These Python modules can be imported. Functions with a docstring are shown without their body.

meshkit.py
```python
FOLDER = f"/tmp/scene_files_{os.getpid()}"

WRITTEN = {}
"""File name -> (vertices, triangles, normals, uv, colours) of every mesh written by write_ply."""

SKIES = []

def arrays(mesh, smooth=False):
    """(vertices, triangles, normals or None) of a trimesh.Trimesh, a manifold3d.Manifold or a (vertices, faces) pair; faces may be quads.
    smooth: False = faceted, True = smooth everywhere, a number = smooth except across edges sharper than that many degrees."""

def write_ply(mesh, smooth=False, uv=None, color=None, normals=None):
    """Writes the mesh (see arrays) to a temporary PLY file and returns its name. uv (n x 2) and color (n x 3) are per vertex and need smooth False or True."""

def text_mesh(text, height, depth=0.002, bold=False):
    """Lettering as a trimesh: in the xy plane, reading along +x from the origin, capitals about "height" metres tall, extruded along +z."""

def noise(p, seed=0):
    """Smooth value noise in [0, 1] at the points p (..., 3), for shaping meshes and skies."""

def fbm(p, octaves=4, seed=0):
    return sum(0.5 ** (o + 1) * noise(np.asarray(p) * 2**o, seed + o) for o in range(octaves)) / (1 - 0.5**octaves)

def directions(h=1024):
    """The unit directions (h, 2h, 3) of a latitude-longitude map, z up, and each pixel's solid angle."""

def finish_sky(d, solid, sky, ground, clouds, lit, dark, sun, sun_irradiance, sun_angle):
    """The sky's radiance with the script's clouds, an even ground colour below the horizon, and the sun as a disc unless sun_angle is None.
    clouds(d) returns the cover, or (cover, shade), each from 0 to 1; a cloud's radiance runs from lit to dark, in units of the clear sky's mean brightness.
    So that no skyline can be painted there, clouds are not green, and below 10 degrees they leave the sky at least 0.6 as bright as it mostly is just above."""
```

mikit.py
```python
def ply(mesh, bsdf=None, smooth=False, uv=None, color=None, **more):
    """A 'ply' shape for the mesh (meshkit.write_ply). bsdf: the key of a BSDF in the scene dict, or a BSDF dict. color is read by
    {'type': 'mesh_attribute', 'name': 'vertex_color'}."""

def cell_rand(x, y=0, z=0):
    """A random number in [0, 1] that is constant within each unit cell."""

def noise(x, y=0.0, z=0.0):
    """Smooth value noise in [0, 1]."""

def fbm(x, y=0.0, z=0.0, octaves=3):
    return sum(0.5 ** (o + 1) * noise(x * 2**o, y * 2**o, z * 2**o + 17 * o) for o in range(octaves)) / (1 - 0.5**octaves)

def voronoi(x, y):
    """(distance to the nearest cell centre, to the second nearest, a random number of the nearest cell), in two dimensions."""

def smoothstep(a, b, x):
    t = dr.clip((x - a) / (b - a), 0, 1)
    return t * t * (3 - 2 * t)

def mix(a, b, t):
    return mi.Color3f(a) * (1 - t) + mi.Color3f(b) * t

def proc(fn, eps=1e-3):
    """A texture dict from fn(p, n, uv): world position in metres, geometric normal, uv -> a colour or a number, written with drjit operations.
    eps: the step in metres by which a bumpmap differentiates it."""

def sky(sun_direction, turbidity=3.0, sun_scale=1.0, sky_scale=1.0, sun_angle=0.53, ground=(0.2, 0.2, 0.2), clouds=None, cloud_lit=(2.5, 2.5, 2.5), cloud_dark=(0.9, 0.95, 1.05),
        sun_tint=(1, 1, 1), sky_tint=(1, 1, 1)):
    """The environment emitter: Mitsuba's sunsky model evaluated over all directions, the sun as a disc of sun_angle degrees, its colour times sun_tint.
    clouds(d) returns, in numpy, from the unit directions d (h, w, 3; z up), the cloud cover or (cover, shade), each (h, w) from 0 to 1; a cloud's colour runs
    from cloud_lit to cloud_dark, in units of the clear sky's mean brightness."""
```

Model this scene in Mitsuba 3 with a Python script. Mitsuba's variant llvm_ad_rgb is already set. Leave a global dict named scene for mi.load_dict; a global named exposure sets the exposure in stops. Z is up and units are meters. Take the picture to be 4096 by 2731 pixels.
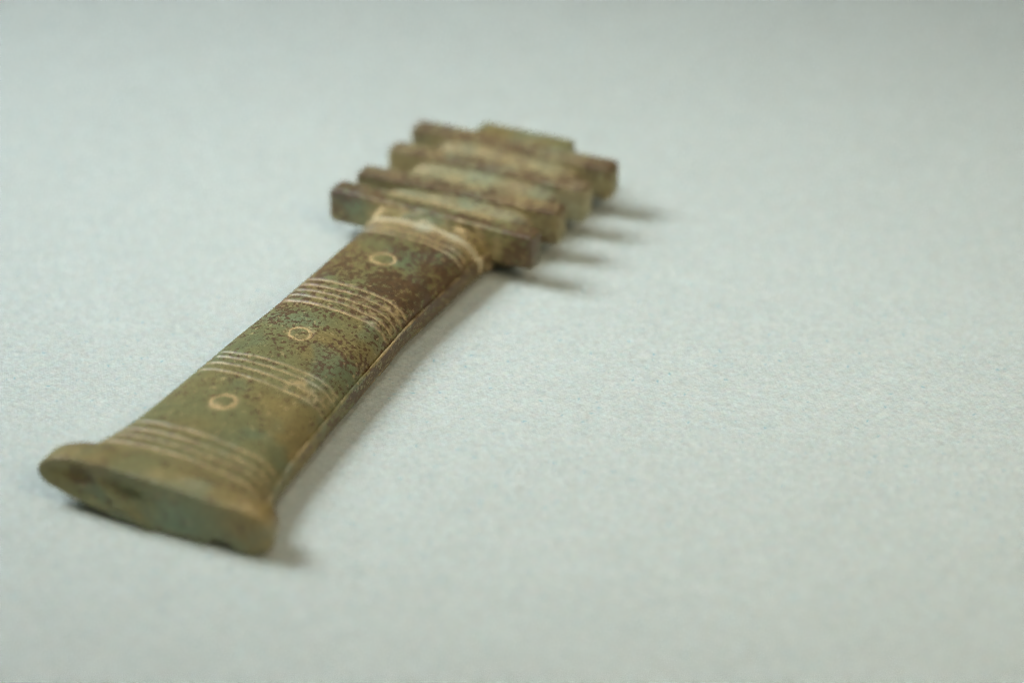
import math
import numpy as np
import drjit as dr
import trimesh
import mitsuba as mi
import mikit
from meshkit import fbm, noise
from scipy.interpolate import PchipInterpolator as Pchip

T = mi.ScalarTransform4f
MM = 0.001
scene, labels = {}, {}

# ------------------------------------------------------------------ camera
FOCAL, WIDTH = 14182.56, 4096.0                      # pixels of the photograph
EL, AZ, ROLL = (math.radians(a) for a in (28.91, -24.949, 0.846))
fwd = np.array([math.sin(AZ) * math.cos(EL), math.cos(AZ) * math.cos(EL), -math.sin(EL)])
right = np.array([math.cos(AZ), -math.sin(AZ), 0.0])
up0 = np.cross(right, fwd)
up = -math.sin(ROLL) * right + math.cos(ROLL) * up0
CAM = np.array([200.865, -334.385, 236.034])         # mm
scene['camera'] = dict(
    type='thinlens', fov=math.degrees(2 * math.atan(WIDTH / 2 / FOCAL)), fov_axis='x',
    to_world=T().look_at(origin=(CAM * MM).tolist(), target=((CAM + 400 * fwd) * MM).tolist(), up=up.tolist()),
    aperture_radius=7.0 * MM, focus_distance=476.0 * MM, near_clip=0.02, far_clip=20.0)
exposure = -0.06

# ------------------------------------------------------------------ light
def lamp(name, pos, target, radius, added_hood, rgb):
    """A round diffuse lamp in an open hood (hood: radius at its mouth, depth), an unseen part added so that its pool of light fades softly outwards."""
    tw = T().look_at(origin=pos, target=target, up=[0, 1, 0.01])
    scene[name] = dict(type='disk', to_world=tw @ T().scale([radius, radius, 1]),
                       bsdf=dict(type='diffuse', reflectance=dict(type='rgb', value=[0.7, 0.7, 0.7])),
                       emitter=dict(type='area', radiance=dict(type='rgb', value=rgb)))
    a = np.linspace(0, 2 * np.pi, 65)[:-1]
    r0, z0, r1, z1 = radius * 1.15, -0.01, added_hood[0], added_hood[1]
    prof = [(r0, z0), (r1, z1), (r1 + .004, z1), (r0 + .004, z0 - .004), (0.0001, z0 - .004), (0.0001, z0)]
    V = np.array([[rr * math.cos(t), rr * math.sin(t), zz] for rr, zz in prof for t in a])
    n = len(a)
    F = [[i * n + j, i * n + (j + 1) % n, ((i + 1) % 6) * n + (j + 1) % n, ((i + 1) % 6) * n + j] for i in range(6) for j in range(n)]
    scene[name + '__added_hood'] = mikit.ply((V, np.array(F)), dict(type='twosided', bsdf=dict(type='diffuse', reflectance=dict(type='rgb', value=[0.06, 0.06, 0.06]))), to_world=tw)  # unseen, added to make the light fall off towards the corners
    labels[name] = dict(kind='structure')


def tint(k, c):
    return [k * v for v in c]


AIM = [0.047, 0.073, 0.0]
lamp('lamp_left', [-0.515, -0.025, 0.493], AIM, 0.20, (0.103, 0.399), tint(15.4, (0.92, 1.0, 1.07)))
lamp('lamp_right', [0.552, -0.237, 0.538], AIM, 0.14, (0.11, 0.157), tint(8.8, (1.20, 1.0, 0.70)))
lamp('added_lamp_overhead', [0.047, 0.073, 0.346], AIM, 0.055, (0.058, 0.153), tint(5.4, (1.04, 1.0, 0.86)))  # added lamp without a known source, brightens the middle of the sheet
scene['ambient'] = dict(type='constant', radiance=dict(type='rgb', value=[0.12, 0.125, 0.12]))


# ------------------------------------------------------------------ colour helpers
def lin(r, g, b):
    return [((c / 255 + 0.055) / 1.055) ** 2.4 if c > 10 else c / 255 / 12.92 for c in (r, g, b)]


ss, nz, mix = mikit.smoothstep, mikit.noise, mikit.mix


def paper_colour(p, n, uv):
    x, y = p.x * 1000, p.y * 1000
    fib = 0.0
    for k, (a, w, l) in enumerate(((0.3, 0.13, 0.85), (1.25, 0.14, 0.8), (2.2, 0.13, 0.9), (2.85, 0.15, 1.0))):
        c, s = math.cos(a), math.sin(a)
        bend = 0.35 * nz(x / 1.1, y / 1.1, 3.0 + k)
        fib = fib + nz((x * c + y * s) / l + 11 * k, (-x * s + y * c) / w + bend * 2, 7.0 * k)
    fib = fib / 4 - 0.5
    grain = mikit.fbm(x / 0.45, y / 0.45, 1.7, octaves=2) - 0.5
    cloud = mikit.fbm(x / 5.0, y / 4.0, 9.1, octaves=3) - 0.5
    hue = mikit.fbm(x / 0.8 + 40, y / 0.7, 4.4, octaves=2) - 0.5
    v = 1.0 + 0.55 * fib + 0.08 * grain + 0.05 * cloud
    col = mi.Color3f(*PAPER) * v
    hue2 = mikit.fbm(x / 0.55 + 90, y / 0.6, 2.2, octaves=2) - 0.5
    col = col * mi.Color3f(1.0 + 0.16 * hue, 1.0 + 0.03 * hue2, 1.0 + 0.12 * hue2)
    # sparse blue fibres pressed into the sheet
    for cell, seed, prob, r in ((2.3, 5.0, 0.20, 0.10), (4.1, 8.0, 0.34, 0.16), (1.3, 2.0, 0.14, 0.07)):
        cx, cy = dr.floor(x / cell), dr.floor(y / cell)
        px = (cx + 0.2 + 0.6 * mikit.cell_rand(cx, cy, seed)) * cell
        py = (cy + 0.2 + 0.6 * mikit.cell_rand(cx, cy, seed + 1)) * cell
        a = mikit.cell_rand(cx, cy, seed + 2) * 6.283
        dx, dy = x - px, y - py
        du, dv = dx * dr.cos(a) + dy * dr.sin(a), -dx * dr.sin(a) + dy * dr.cos(a)
        dv = dv + du * du * 0.5
        d = dr.sqrt(dr.square(du / (r * 2.6)) + dr.square(dv / r))
        on = dr.select(mikit.cell_rand(cx, cy, seed + 3) < prob, 1.0, 0.0)
        m = (1 - ss(0.4, 1.1, d)) * on * (0.35 + 0.5 * mikit.cell_rand(cx, cy, seed + 4))
        col = mix(col, BLUE, m)
    return col


PAPER = [0.578, 0.635, 0.592]
BLUE = lin(120, 182, 195)
scene['paper_mat'] = dict(type='twosided', bsdf=dict(type='diffuse', reflectance=mikit.proc(paper_colour)))

GREEN, OLIVE, BLUEGREEN = lin(118, 117, 76), lin(132, 118, 72), lin(102, 118, 88)
BROWN, DARK, TAN, PALE, RED = lin(94, 64, 42), lin(66, 46, 34), lin(190, 166, 119), lin(184, 182, 156), lin(92, 64, 56)
PINK, MINT, OCHRE = lin(180, 112, 84), lin(116, 137, 108), lin(146, 122, 66)


def stone_colour(p, n, uv, G=None, O=None, B=None):
    """uv.x: how much pale deposit and painted highlight lie here, uv.y: how strongly the brown crust and painted shade hold here (both set where the pieces are built)."""
    x, y, z = p.x * 1000, p.y * 1000, p.z * 1000
    xr, yr, zr = 0.8 * x + 0.6 * y, -0.6 * x + 0.8 * y, z + 0.2 * x
    low = mikit.fbm(xr / 7, yr / 7, zr / 6, octaves=2)
    low2 = mikit.fbm(xr / 4 + 31, yr / 4, zr / 4, octaves=2)
    col = mix(G or GREEN, O or OLIVE, ss(0.30, 0.70, low))
    col = mix(col, B or BLUEGREEN, 0.65 * ss(0.45, 0.80, low2))
    for bx, by, bz, rad_, c, k in ((5.0, -12.6, 2.4, 7.0, MINT, 0.9), (-8.0, -12.6, 3.0, 3.0, MINT, 0.4), (15.5, -10.0, 6.4, 5.0, OCHRE, 0.6), (4.0, -10.0, 7.6, 5.0, OCHRE, 0.35), (4, 12, 6.8, 4.0, OCHRE, 0.3), (1.0, -2.0, 7.4, 9.0, GREEN, 0.9), (-4, 8, 7.4, 7.0, GREEN, 0.6), (15, 86.5, 5, 5.0, PALE, 0.35), (-12, 69.5, 5.0, 4.0, MINT, 0.4), (-3, 33, 7.4, 4.0, MINT, 0.45)):
        d2 = (dr.square(x - bx) + 3 * dr.square(y - by) + 2 * dr.square(z - bz)) / (rad_ * rad_)
        col = mix(col, c, k * dr.exp(-d2) * (0.5 + low2))
    mid = mikit.fbm(xr / 1.6, yr / 1.6 + 9, zr / 1.6, octaves=3)
    col = col * (0.84 + 0.32 * mid)
    fine = mikit.fbm(xr / 0.45 + 5, yr / 0.45, zr / 0.45, octaves=3)
    grit = mikit.fbm(xr / 0.3, yr / 0.3, zr / 0.3, octaves=2)
    th = 0.70 - 0.30 * uv.y
    v = 0.76 * fine + 0.24 * mikit.fbm(xr / 3.2, yr / 3.2 + 70, zr / 3.2, octaves=2)
    m = ss(th - 0.06, th + 0.07, v)
    crust = mix(BROWN, DARK, ss(0.40, 0.70, grit))
    crust = mix(crust, RED, 0.45 * ss(0.55, 0.75, low2))
    col = mix(col, crust, 0.82 * m)
    col = col * (0.80 + 0.40 * grit)
    pit = mikit.fbm(xr / 0.22 + 33, yr / 0.22, zr / 0.22, octaves=2)
    col = mix(col, DARK, 0.55 * ss(0.64, 0.76, pit))
    # thin tan flecks
    fl = mikit.fbm(xr / 0.5 + 60, yr / 0.5, zr / 0.5, octaves=2)
    col = mix(col, TAN, 0.55 * ss(0.72, 0.80, fl))
    dep = mix(TAN, PALE, ss(0.52, 0.75, low2))
    dep = dep * (0.80 + 0.4 * grit)
    col = mix(col, dep, dr.clip(dr.minimum(uv.x, 1.0) * (0.45 + 0.95 * grit), 0, 0.95))
    for bx, by, br in ((-7.9, 37.9, 1.5), (-8.3, 12.6, 0.6), (-8.2, 40.6, 0.7)):
        d2 = (dr.square(x - bx) + dr.square(y - by) + dr.square(z - 5.8)) / (br * br)
        col = mix(col, PINK, 0.55 * dr.exp(-d2) * ss(0.35, 0.6, grit))
    return mix(col, PALE, dr.clip(uv.x - 1.0, 0, 1) * (0.55 + 0.6 * grit))


scene['stone'] = dict(type='principled', base_color=mikit.proc(stone_colour), roughness=0.45, specular=0.5)


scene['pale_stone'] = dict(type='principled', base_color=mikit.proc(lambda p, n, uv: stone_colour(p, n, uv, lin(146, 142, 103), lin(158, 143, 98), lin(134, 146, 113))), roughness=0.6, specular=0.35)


def ring_colour(p, n, uv):
    x, y, z = p.x * 1000, p.y * 1000, p.z * 1000
    g = mikit.fbm(x / 0.35, y / 0.35, z / 0.35, octaves=3)
    return mix(mix(OLIVE, TAN, ss(0.25, 0.5, g)), PALE, 0.5 * ss(0.6, 0.75, g))


scene['deposit'] = dict(type='principled', base_color=mikit.proc(ring_colour), roughness=0.75, specular=0.2)

# ------------------------------------------------------------------ setting: the sheet of paper
scene['paper_sheet'] = dict(type='rectangle', to_world=T().translate([0, 0.25, 0]).scale([0.75, 0.75, 1]), bsdf=dict(type='ref', id='paper_mat'))
labels['paper_sheet'] = dict(label='pale blue grey sheet of paper under the amulet, flecked with fine blue fibres', kind='structure')


# ------------------------------------------------------------------ mesh helpers (all in mm)
def fb(P, s, o=3, seed=0):
    return fbm(np.asarray(P) / s, o, seed) - 0.5


def grid_normals(G, wrap):
    du = np.gradient(G, axis=0)
    dv = (np.roll(G, -1, 1) - np.roll(G, 1, 1)) if wrap else np.gradient(G, axis=1)
    n = np.cross(du, dv)
    return n / np.maximum(np.linalg.norm(n, axis=-1, keepdims=True), 1e-9)


def loft(G, D=None, uv=None, caps=True):
    """Closed skin over rings G (stations, points, 3); returns (mesh, uv). Each ring is closed on itself; the end rings are capped by a fan."""
    S, N, _ = G.shape
    V = G.reshape(-1, 3)
    i, j = np.meshgrid(np.arange(S - 1), np.arange(N), indexing='ij')
    a, b = (i * N + j).ravel(), (i * N + (j + 1) % N).ravel()
    c, d = a + N, b + N
    F = [np.stack([a, b, d], 1), np.stack([a, d, c], 1)]
    U = np.zeros((S, N, 2)) if uv is None else uv
    U = U.reshape(-1, 2)
    if caps:
        V = np.vstack([V, G[0].mean(0), G[-1].mean(0)])
        U = np.vstack([U, U[:N].mean(0), U[-N:].mean(0)])
        k = np.arange(N)
        F += [np.stack([np.full(N, S * N), (k + 1) % N, k], 1), np.stack([np.full(N, S * N + 1), (S - 1) * N + k, (S - 1) * N + (k + 1) % N], 1)]
    m = trimesh.Trimesh(V, np.vstack(F), process=False)
    if m.volume < 0:
        m.invert()
    return m, U


def put(key, m, uv=None, mat='stone', label=None):
    m = m.copy()
    m.apply_scale(MM)
    scene[key] = mikit.ply(m, mat, smooth=True, uv=None if uv is None else np.round(np.clip(uv, 0, [2, 1]), 3))
    if label:
        labels[key] = dict(label=label)


A = 'pillar_amulet'
labels[A] = dict(label='flat green brown stone pillar amulet with four crossbars, lying alone on pale blue grey paper', category='amulet')

# ------------------------------------------------------------------ shaft
WR = Pchip([-9, -5, -0.7, 5, 13.6, 22, 30, 37, 45, 54, 60, 64, 66, 68, 71], [15.8, 14.6, 13.35, 12.4, 11.6, 10.85, 10.2, 9.7, 9.2, 9.2, 9.3, 9.4, 9.5, 9.7, 10.4])
WL = Pchip([-9, -5, 0, 4, 20, 30, 38, 51, 60, 64, 66, 68, 71], [14.6, 12.4, 11.0, 10.5, 9.9, 9.65, 9.3, 9.05, 9.1, 9.2, 9.4, 9.9, 10.8])
HD = Pchip([-9, -7.4, -6.2, -3, 10, 30, 55, 64, 65.4, 66.2, 67.2, 69, 71], [7.2, 7.15, 7.45, 7.5, 7.6, 7.58, 7.55, 7.5, 7.42, 7.55, 7.2, 7.45, 7.6])
LIP = Pchip([-9, -6, -2, 3, 58, 61, 64, 71], [0, 0, 0.6, 1, 1, 0.8, 0, 0])
HT = Pchip([-1, -.96, -.88, -.78, -.54, -.24, .1, .48, .74, .89, .97, 1], [0, .3, .66, .83, .955, 1, .97, .82, .64, .39, .14, 0])

tt = np.linspace(-1, 1, 4001)
arc = np.concatenate([[0], np.cumsum(np.hypot(np.diff(tt) * 8.5, np.diff(HT(tt)) * 3.6))])
td = np.interp(np.linspace(0, arc[-1], 250), arc, tt)          # dome samples, left to right


def section(u, wl, wr, hd, lip, hl=4.0, HT=HT):
    """Rings of the D-shaped section: across the dome from left to right, down the right side, under the flat back and up the left side."""
    S = len(u)
    wl, wr, hd, lip = (np.asarray(a, float)[:, None] * np.ones((1, 1)) for a in (wl, wr, hd, lip))
    dv = np.where(td[None] > 0, td[None] * (wr - 0.62), td[None] * (wl - 0.62))
    dw = hl + (hd - hl) * HT(td)[None]

    def side(w, s):                                            # from the foot of the dome down to the back
        pts = [(-.58, hl - .14 * lip), (-.52, hl - .30 * lip), (-.44, hl - .30 * lip), (-.34, hl - .05 * lip), (-.24, hl + .04 * lip), (-.12, hl - .06), (-.03, hl - .26), (.01, hl - .5),
               (.0, 3.1), (-.03, 2.7), (-.07, 2.3), (-.13, 1.9), (-.22, 1.5), (-.36, 1.15), (-.56, .85), (-.9, .6), (-1.5, .45)]
        v = np.stack([(w + a)[:, 0] for a, _ in pts], 1)
        z = np.stack([(np.zeros((S, 1)) + b)[:, 0] for _, b in pts], 1)
        return s * v, z
    rv, rz = side(wr, 1)
    lv, lz = side(wl, -1)
    k = np.linspace(0, 1, 20)[None, 1:-1]
    bv = rv[:, -1:] * (1 - k) + lv[:, -1:] * k
    bz = np.full_like(bv, 0.35)
    V = np.concatenate([dv, rv, bv, lv[:, ::-1]], 1)
    Z = np.concatenate([dw, rz, bz, lz[:, ::-1]], 1)
    return np.stack([V, np.repeat(np.asarray(u)[:, None], V.shape[1], 1), Z], -1)


us = np.arange(-8.6, 70.01, 0.1)
G = section(us, WL(us), WR(us), HD(us), LIP(us))
nd = len(td)
# slow unevenness of the hand-cut surface
Nn = grid_normals(G, True)
if Nn[400, nd // 2, 2] < 0:
    Nn = -Nn
disp = 0.28 * fb(G, 9, 2, 3) + 0.10 * fb(G, 2.2, 3, 5) + 0.08 * fb(G, 0.55, 3, 8)
X, Y, Z = G[..., 0], G[..., 1], G[..., 2]
dome = np.zeros(G.shape[:2]); dome[:, :nd] = 1
hi = np.clip((Z - 3.9) / 0.8, 0, 1) * dome
dep = np.zeros(G.shape[:2])
GROOVES = [  # u, depth, half width, deposit
    (61.85, .15, 0.26, 1.0), (63.25, .14, 0.30, .9), (64.75, .14, 0.30, .9),
    (45.1, .16, 0.27, .95), (43.35, .16, 0.27, .85), (41.75, .14, 0.23, .72), (40.15, .15, 0.26, .85), (38.35, .18, 0.30, .95),
    (21.95, .14, 0.23, .75), (20.4, .14, 0.26, .85), (18.5, .14, 0.28, .85), (16.6, .15, 0.27, .85),
    (1.2, .16, .30, .8), (-0.9, .15, .30, .75), (-2.7, .12, .26, .6), (-4.6, .15, .32, .75)]
for k, (u0, dpt, wd, tan) in enumerate(GROOVES):
    wob = 0.55 * fb(np.stack([X, X * 0 + 7 * k, Z], -1), 5, 2, 11) + 0.3 * fb(np.stack([X, X * 0 + 3 * k, Z], -1), 0.8, 2, 12)
    g = np.exp(-((Y - u0 - wob) / wd) ** 2 * 1.0)
    fade = 0.45 + 0.55 * np.clip(1.6 * noise(np.stack([X / 2.6, X * 0 + 5 * k, Z / 2.6], -1), 21), 0, 1)
    disp -= 1.35 * dpt * g * hi
    lump = noise(G / 0.45, 30 + k)
    dep = np.maximum(dep, 0.9 * tan * fade * hi * np.clip(1.25 * g - 0.18 + 0.5 * (lump - 0.5) * (g > 0.25), 0, 1))
# tan haze that smears over the lower right of the two engraved bands
haze = np.zeros_like(dep)
for u0, u1 in ((37.6, 45.6), (16.0, 22.5)):
    band = np.clip((Y - u0) / 1.2, 0, 1) * np.clip((u1 - Y) / 1.2, 0, 1)
    haze = np.maximum(haze, band * np.clip((X - 0.5) / 5, 0, 1))
haze = np.maximum(haze, 0.3 * np.clip((Y - 61.6) / 1.0, 0, 1) * np.clip((66 - Y) / 1.0, 0, 1))
haze = np.maximum(haze, 0.18 * np.clip((2.2 - Y) / 1.5, 0, 1) * np.clip((Y + 6.4) / 1.0, 0, 1))
dep = np.maximum(dep, 0.8 * haze * hi * np.clip(3.2 * (fbm(G / 0.8, 3, 41) - 0.47), 0, 1))
# the pale ridge where the shaft meets the first bar, and the tan film above it
dep = np.maximum(dep, 0.5 * np.clip((Y - 66.2) / 0.8, 0, 1) * np.clip(2.4 * (fbm(G / 1.3, 3, 45) - 0.36), 0, 1))
ridge = np.exp(-((Y - 66.1 - 0.4 * fb(G, 2.5, 2, 44)) / 0.55) ** 2) * np.clip((Z - 1.5) / 2, 0, 1)
ridge = np.maximum(ridge, 0.3 * np.clip((Y - 65.8) / 1.0, 0, 1) * np.clip(3 * (fbm(G / 1.8, 3, 46) - 0.5), 0, 1))
ridge = np.maximum(ridge, 0.28 * np.exp(-((X + 9) / 1.6) ** 2) * np.clip((Y - 66) / 1.0, 0, 1))
# deposit along the lip of the back slab
right_side = np.zeros_like(dep); right_side[:, nd + 2:nd + 6] = 1
strong = 0.40 + 0.60 * np.clip((Y - 33) / 3, 0, 1) * np.clip((48 - Y) / 3, 0, 1) + 0.35 * np.clip((20 - Y) / 10, 0, 1)
dep = np.maximum(dep, right_side * strong * np.clip(4 * (fbm(G / np.array([3, 1.6, 3]), 3, 47) - 0.36 + 0.16 * np.exp(-((Y - 40) / 7) ** 2)), 0, 1))
# chipped pale edge under the slab
chip = np.exp(-((Y - 34.5) / 4.5) ** 2) * np.exp(-((Z - 1.0) / 0.45) ** 2) * (X > 0)
dep = np.maximum(dep, chip * 1.2 * np.clip(3 * (fbm(G / 1.2, 2, 48) - 0.28), 0, 1))
disp -= 0.5 * chip * np.clip(2.5 * (fbm(G / 1.5, 2, 49) - 0.4), 0, 1)
# rings: engraved, filled by separate deposits
RINGS = [(0.0, 54.2, 1.64), (-0.05, 30.2, 1.56), (-0.1, 9.55, 1.7)]
for rx, ry, rr in RINGS:
    d = np.hypot(X - rx, Y - ry)
    disp -= 0.14 * np.exp(-((d - rr) / 0.36) ** 2) * hi
    dep = np.maximum(dep, 0.6 * np.exp(-((d - rr) / 0.5) ** 2) * np.clip(2 * (fbm(G / 0.6, 2, 52) - 0.3), 0, 1) * hi)
# brown crust: heavy on the upper half and to the right, light near the foot
up_half = np.clip((Y - 22) / 22, 0, 1) * np.clip((66.5 - Y) / 2, 0.3, 1)
crust = 0.30 + 0.36 * up_half + 0.16 * up_half * np.clip((X - 1) / 5, 0, 1) + 0.20 * np.exp(-((X - 6.5) / 3) ** 2 - ((Y - 50) / 9) ** 2)
crust += 0.14 * np.clip((X - 3) / 5, 0, 1) * np.clip((Y - 20) / 8, 0, 1) * np.clip((40 - Y) / 8, 0, 1)
crust += 0.12 * np.clip((-X - 4) / 3, 0, 1) * np.clip((Y - 10) / 15, 0, 1) - 0.30 * np.clip((14 - Y) / 14, 0, 1) + 0.30 * np.clip((2 - Y) / 1, 0, 1)
crust += (0.25 + 0.35 * np.clip((Y - 12) / 15, 0, 1)) * np.clip((3.9 - Z) / 0.4, 0, 1) + 0.5 * fb(G, 6, 2, 61)  # slab sides below the lip darkened in colour, standing in for shade
G = G + Nn * disp[..., None]
dep = np.maximum(dep, 0.95 * np.exp(-((X + 0.2) / 0.9) ** 2 - ((Y - 7.95) / 0.75) ** 2) * hi)
dep = np.where(ridge > 0.12, np.maximum(dep, 1 + 0.9 * (ridge - 0.12)), dep)
for rx, ry, rr in RINGS[:1]:
    crust -= 0.5 * (np.hypot(X - rx, Y - ry) < rr - 0.2) * hi
m, U = loft(G, uv=np.stack([dep, crust], -1))
put(A + '__shaft', m, U, label='domed shaft with bands of engraved lines and three ringed dots')
top = G[:, :nd]

# ring deposits: uneven flat bands lying in the engraved circles
from scipy.interpolate import LinearNDInterpolator
sel = (np.abs(top[..., 0]) < 3.2)
hgt = LinearNDInterpolator(top[sel][:, :2], top[sel][:, 2])
for k, (rx, ry, rr) in enumerate(RINGS):
    th = np.linspace(0, 2 * np.pi, 96, endpoint=False)
    cs = np.stack([np.cos(th), np.sin(th), th * 0 + 3 * k], -1)
    wid = 0.22 + 0.36 * fb(cs, 0.35, 3, 70)
    rad = rr - 0.05 + 0.30 * fb(cs, 0.33, 3, 71) + 0.12 * np.sin(2 * th + 1.1 + 2 * k) + (0.10 * np.cos(th - 0.2) if k == 0 else 0)
    if k == 2:
        wid = wid + 0.20 * np.clip(np.cos(th + 1.4), 0, 1) + 0.05
    if k == 1:
        wid = wid + 0.10 * np.clip(np.cos(th - 0.9), 0, 1)
    rows = []
    for q, lift in ((-1, -.12), (-.8, .0), (-.4, .06), (0, .08), (.4, .06), (.8, .0), (1, -.12), (0.5, -.2), (-.5, -.2)):
        px, py = rx + (rad + q * wid) * np.cos(th), ry + (rad + q * wid) * np.sin(th)
        pz = hgt(px, py) + lift + 0.06 * fb(np.stack([px, py, px * 0], -1), 0.3, 2, 72)
        rows.append(np.stack([px, py, pz], -1))
    R = np.stack(rows, 1)                                      # (96, 9, 3): closed both ways
    R = np.concatenate([R, R[:1]], 0)
    mm_, _ = loft(R, caps=False)
    put(A + '__shaft__ring' + ('' if k == 0 else '_%03d' % k), mm_, None, 'deposit')

# ------------------------------------------------------------------ foot
raw = np.array([(16.6, .2), (13, .12), (8.9, 0.02), (5, 0), (1.5, .02), (-2.5, .2), (-4.6, .55), (-6.6, 1.15), (-9, 1.55), (-11.6, 2.1), (-13.7, 2.9), (-15.1, 3.7), (-15.6, 4.6),
                (-14.9, 5.8), (-13, 6.9), (-11, 7.5), (-8.2, 7.85), (-5, 7.95), (-1, 7.8), (3, 7.6), (7, 7.35), (11, 7.05), (14.5, 6.75), (16.8, 6.3), (18.3, 5.5), (19.1, 4.3), (19.1, 2.9), (18.7, 1.5), (17.9, .6)])
ring = np.vstack([raw, raw[:1]])
tk = np.concatenate([[0], np.cumsum(np.linalg.norm(np.diff(ring, axis=0), axis=1))])
from scipy.interpolate import CubicSpline
cs_ = CubicSpline(tk, ring, bc_type='periodic')
NF = 420
out = cs_(np.linspace(0, tk[-1], NF, endpoint=False))
ctr = np.array([2.0, 3.6])
UF = -11.75
stations = [(-6.4, .86, 0), (-6.7, .93, 0), (-7.0, .965, 0), (-7.4, .985, 0), (-8, .997, 0), (-8.8, 1, 0), (-9.6, .997, 0), (-10.2, .99, 0), (-10.7, .978, 0), (-11.1, .962, 0), (-11.45, .94, 0), (-11.65, .918, 0), (-11.75, .89, 1)]
stations += [(UF, f, 1) for f in np.linspace(.87, .02, 60)]
# denser stations between the given ones
st = np.array(stations)
q = np.concatenate([np.linspace(0, 12, 60), np.arange(13, len(st))])
st = np.stack([np.interp(q, np.arange(len(st)), st[:, k]) for k in range(3)], 1)
F = np.zeros((len(st), NF, 3))
for k, (u, f, face) in enumerate(st):
    d = out - ctr
    # the rim wears back more at the top middle than at the two ends; keep the underside almost flat
    wear = np.clip((out[:, 1] - 3.6) / 3, 0, 1)
    bev = 0.25 + 0.75 * np.clip((out[:, 0] + 6) / 7, 0, 1) if f > 0.885 else 1.0
    if 0.885 < f <= 0.985 and u < -9.9:
        P = ctr + d * (1 - (1 - f) * np.where((out[:, 1] > 4) | (out[:, 0] < -6), bev, 1.0))[:, None]
    else:
        P = ctr + d * f
    low = np.clip((3.0 - out[:, 1]) / 3, 0, 1)
    if f > 0.885:
        P[:, 1] = P[:, 1] * (1 - low) + (out[:, 1] + (1 - f) * 3.0) * low
    F[k, :, 0], F[k, :, 1], F[k, :, 2] = P[:, 0], u, P[:, 1]
F[..., 0] -= 1.7 * np.clip((F[..., 0] - 8) / 8, 0, 1) * np.clip((F[..., 1] + 11.9) / 3.2, 0, 1)
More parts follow.
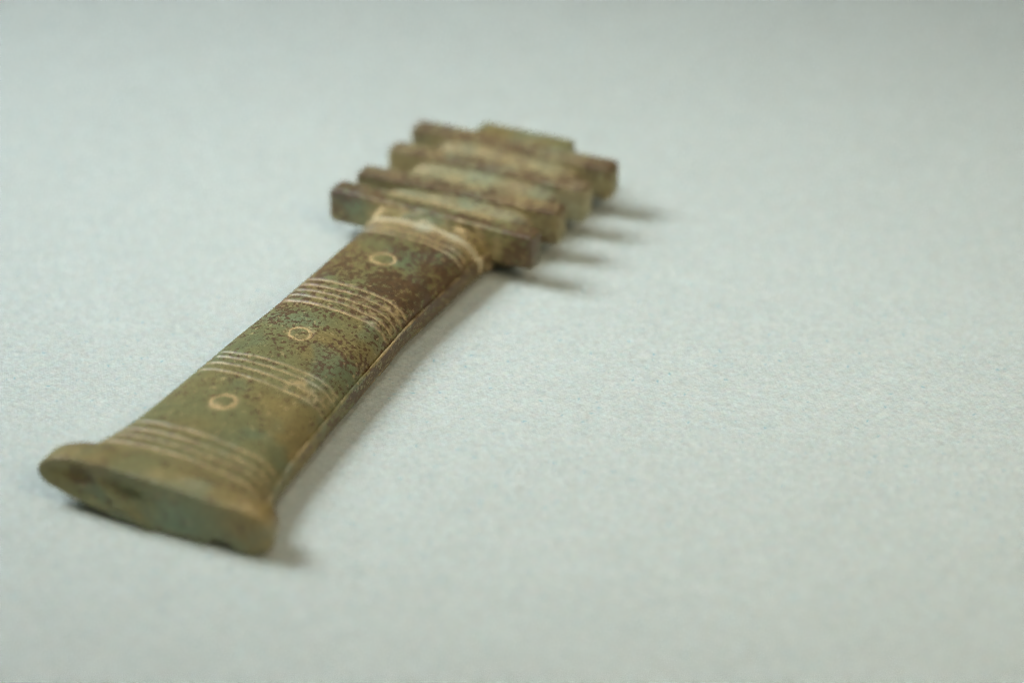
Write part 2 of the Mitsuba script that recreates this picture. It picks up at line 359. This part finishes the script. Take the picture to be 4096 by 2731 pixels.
# the right end of the front face turns back a little
turn = 0.6 * np.clip((F[..., 0] - 9) / 8, 0, 1) ** 1.6
F[..., 1] += turn * np.clip((-8.5 - F[..., 1]) / 3, 0, 1)
Nf = grid_normals(F, True)
fx, fz = F[..., 0], F[..., 2]
facew = np.clip((-10.8 - F[..., 1]) / 0.7, 0, 1)
hollow = 1.2 * np.exp(-(((fx + 9.5) / 3.8) ** 2 + ((fz - 5.4) / 1.5) ** 2)) + 1.0 * np.exp(-(((fx + 1.5) / 3.2) ** 2 + ((fz - 4.6) / 1.0) ** 2))
hollow += 0.5 * np.exp(-(((fx + 7.5) / 3) ** 2 + ((fz - 2.9) / 0.9) ** 2))
dist = (fx + 6.2) * 0.52 + (fz - 5.0) * 0.85                    # the diagonal ridge between the hollows
hollow -= 0.75 * np.exp(-(dist / 0.55) ** 2) * np.clip((fx + 9) / 3, 0, 1) * np.clip((2.0 - fx) / 3, 0, 1)
F[..., 1] += facew * (hollow + 0.8 * fb(F, 5, 3, 81) + 0.42 * fb(F, 1.5, 3, 82) + 0.16 * fb(F, 0.6, 2, 88))
rough = 0.30 * fb(F, 4, 2, 83) + 0.12 * fb(F, 1.1, 3, 84) + 0.05 * fb(F, .5, 2, 85)
notch = np.exp(-((fx - 11.3) / 1.7) ** 4) * np.clip((1.5 - fz) / 1.5, 0, 1) * np.clip((-8.0 - F[..., 1]) / 1.5, 0, 1)
F[..., 0] += 0.5 * rough * np.sign(fx) * np.clip(np.abs(fx) / 14, 0, 1)
F[..., 2] += rough * np.clip((fz - 1.0) / 3, 0, 1) + 1.15 * notch
F[..., 2] = np.maximum(F[..., 2], 0.02)
fdep = 0.30 * np.clip((-8.3 - F[..., 1]) / 1, 0, 1) * (1 - facew) * np.clip(2.6 * (fbm(F / 2.2, 3, 86) - 0.32), 0, 1) * np.clip((fx + 8) / 8, 0, 1)
fcr_shade = 0.12 + 0.14 * facew + 0.45 * np.exp(-((F[..., 1] + 7.6) / 0.8) ** 2) + 0.30 * facew * np.exp(-(((fx + 9) / 5) ** 2 + ((fz - 5.4) / 1.6) ** 2)) + 0.4 * fb(F, 5, 2, 87)  # also shade painted into the left hollow, plus a darker band at the shaft
m, U = loft(F, uv=np.stack([fdep, fcr_shade], -1))
put(A + '__foot', m, U, label='flared foot with a worn and hollowed front face')

# ------------------------------------------------------------------ crossbars and cap: rounded, slightly skewed blocks
def block(xl, xr, front, back, z0, z1, seed, er=0.45, droop=0.0, end=(0.5, 0.5), step=0.12):
    """A rounded block along x. front, back: (u at the left end, u at the right end). er: edge radius; end: radii by which the ends pull in."""
    xs = np.concatenate([xl + np.array([0, .06, .16, .3, .5, .75]) , np.arange(xl + 1.0, xr - 1.0, step), xr - np.array([.75, .5, .3, .16, .06, 0])])
    k = np.linspace(0, 2 * np.pi, 129)[:-1]
    rows = []
    for x in xs:
        t = (x - xl) / (xr - xl)
        f, b = front[0] + (front[1] - front[0]) * t, back[0] + (back[1] - back[0]) * t
        pull = 0.0
        for dx, e in ((x - xl, end[0]), (xr - x, end[1])):
            if dx < e:
                pull = max(pull, e - math.sqrt(max(e * e - (e - dx) ** 2, 0)))
        lo, hi_ = z0 + pull, z1 - pull - droop * max(0, 1 - t * 6) ** 2
        f, b = f + pull * .8, b - pull * .8
        r = min(er, (b - f) / 2.1, (hi_ - lo) / 2.1)
        # rounded rectangle, sampled by arc length
        W, Hh = (b - f), (hi_ - lo)
        segs = []
        for cxx, cyy, a0 in ((b - r, hi_ - r, 0), (f + r, hi_ - r, np.pi / 2), (f + r, lo + r, np.pi), (b - r, lo + r, 1.5 * np.pi)):
            a = a0 + np.linspace(0, np.pi / 2, 9)
            segs.append(np.stack([cxx + r * np.cos(a), cyy + r * np.sin(a)], -1))
        loop = np.vstack(segs + [segs[0][:1]])
        L = np.concatenate([[0], np.cumsum(np.linalg.norm(np.diff(loop, axis=0), axis=1))])
        s = np.linspace(0, L[-1], 97)[:-1]
        rows.append(np.stack([np.full(96, x), np.interp(s, L, loop[:, 0]), np.interp(s, L, loop[:, 1])], -1))
    B = np.stack(rows)
    n = grid_normals(B, True)
    n[0] = [-1, 0, 0]; n[-1] = [1, 0, 0]
    cen = np.array([(xl + xr) / 2, (front[0] + back[0]) / 2, (z0 + z1) / 2])
    if (n[len(n) // 2] * (B[len(n) // 2] - cen)).sum() < 0:
        n[1:-1] = -n[1:-1]
    d = 0.18 * fb(B, 5, 2, seed) + 0.12 * fb(B, 1.3, 3, seed + 1) + 0.05 * fb(B, .5, 2, seed + 2)
    return B + n * d[..., None]


BARS = [  # left x, right x, front (left, right), back (left, right), bottom, top, end radii
    (-17.0, 16.3, (69.9, 68.5), (73.5, 71.9), 2.55, 7.85, (1.1, 0.5), 0.25),
    (-15.75, 16.2, (76.1, 77.1), (79.5, 80.85), 2.5, 7.85, (0.8, 0.7), 0.1),
    (-15.25, 16.7, (85.3, 85.5), (88.6, 88.9), 2.5, 7.85, (0.8, 0.9), 0.1),
    (-15.5, 17.3, (93.4, 93.4), (96.6, 97.1), 2.5, 7.85, (0.9, 1.0), 0.0)]
for k, (xl, xr, f, b, z0, z1, e, dr_) in enumerate(BARS):
    B = block(xl, xr, f, b, z0, z1, 100 + 7 * k, 0.5, dr_, e)
    bx, by, bz = B[..., 0], B[..., 1], B[..., 2]
    t = (bx - xl) / (xr - xl)
    fr = f[0] + (f[1] - f[0]) * t
    edge = np.exp(-((by - fr - 0.9) / 1.0) ** 2) * np.exp(-((bz - z1) / 0.9) ** 2)
    ends = np.clip((np.abs(bx) - 11.5) / 2.5, 0, 1)
    tops = np.clip((bz - z1 + 0.75) / 0.4, 0, 1)
    cr = (0.34, 0.16, 0.14, 0.16)[k] + (0.15, 0.66, 0.64, 0.52)[k] * tops + (0.40, 0.25, 0.25, 0.25)[k] * edge + (0.40, 0.32, 0.0, 0.36)[k] * ends + 0.30 * fb(B, 5, 2, 130 + k)
    dp = 0.25 * np.clip(2.4 * (fbm(B / 2.5, 3, 140 + k) - 0.45), 0, 1) * (1 - ends)
    if k == 0:
        cr = cr + 0.35 * np.clip((bx - 11) / 2, 0, 1) * np.clip((6.8 - bz) / 1, 0, 1) + 0.25 * np.clip((-bx - 7) / 3, 0, 1) * np.clip((bz - 6.3) / .6, 0, 1)
        dp = np.maximum(dp, 0.7 * np.clip((by - fr - 2.2) / .6, 0, 1) * np.clip((10 - np.abs(bx)) / 2, 0, 1) * np.clip((bz - 7) / .4, 0, 1))  # bright highlight painted into the colour along the top back edge
        dp = np.maximum(dp, 0.75 * np.clip(2.6 * (fbm(B / 1.6, 3, 151) - 0.36), 0, 1) * np.clip((11.5 - np.abs(bx - .5)) / 2, 0, 1) * np.clip((0.5 - (by - fr)) / .4, 0, 1))
    m, U = loft(B, uv=np.stack([dp, cr], -1))
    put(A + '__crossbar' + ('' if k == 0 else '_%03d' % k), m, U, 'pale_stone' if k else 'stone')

B = block(-6.6, 8.4, (96.2, 96.6), (100.6, 100.9), 2.6, 7.62, 170, 0.5, 0.0, (0.5, 0.5))
B[..., 0] += 0.9 * np.clip((B[..., 0] - 4) / 4, 0, 1) * np.clip((99.5 - B[..., 1]) / 3, 0, 1)
m, U = loft(B, uv=np.stack([0.25 * np.clip(2.4 * (fbm(B / 2.5, 3, 171) - 0.42), 0, 1), 0.22 + 0.3 * fb(B, 4, 2, 172)], -1))
put(A + '__top_cap', m, U)

# ------------------------------------------------------------------ necks between the crossbars
FLAT = Pchip([-1, -.98, -.93, -.86, -.75, -.5, 0, .5, .75, .87, .94, .98, 1], [0, .34, .6, .78, .9, .98, 1, .98, .92, .8, .62, .34, 0])
for k in range(3):
    u0 = (BARS[k][3][0] + BARS[k][3][1]) / 2 - 1.0
    u1 = (BARS[k + 1][2][0] + BARS[k + 1][2][1]) / 2 + 1.0
    un = np.arange(u0, u1, 0.12)
    s = np.clip((un - u0 - 1.0) / (u1 - u0 - 2.0), 0, 1)
    flare = np.abs(2 * s - 1) ** 2.5
    wn = 10.7 + 0.4 * flare + 0.9 * s ** 2
    hd = 5.70 + 0.25 * s + 1.25 * s ** 4
    N_ = section(un, wn + 0.1, wn + 1.0 + 0.8 * s, hd, np.zeros_like(un), 3.4, FLAT)
    n = grid_normals(N_, True)
    if n[len(un) // 2, nd // 2, 2] < 0:
        n = -n
    N_ = N_ + n * (0.3 * fb(N_, 4, 2, 180 + k) + 0.12 * fb(N_, 1.2, 3, 190 + k))[..., None]
    back_highlight = np.clip((1.0 - s) / 0.35 - 1.4, 0, 1)[:, None] * np.ones((1, N_.shape[1]))  # pale line painted where the neck catches light behind the bar
    dp = np.maximum(0.30 * back_highlight, 0.40 * np.clip(3 * (fbm(N_ / 3.2, 3, 220 + k) - 0.52), 0, 1))
    m, U = loft(N_, uv=np.stack([dp, 0.24 + 0.4 * np.clip((np.abs(N_[..., 0]) - 6.5) / 4, 0, 1) + 0.40 * fb(N_, 5, 2, 210 + k)], -1))
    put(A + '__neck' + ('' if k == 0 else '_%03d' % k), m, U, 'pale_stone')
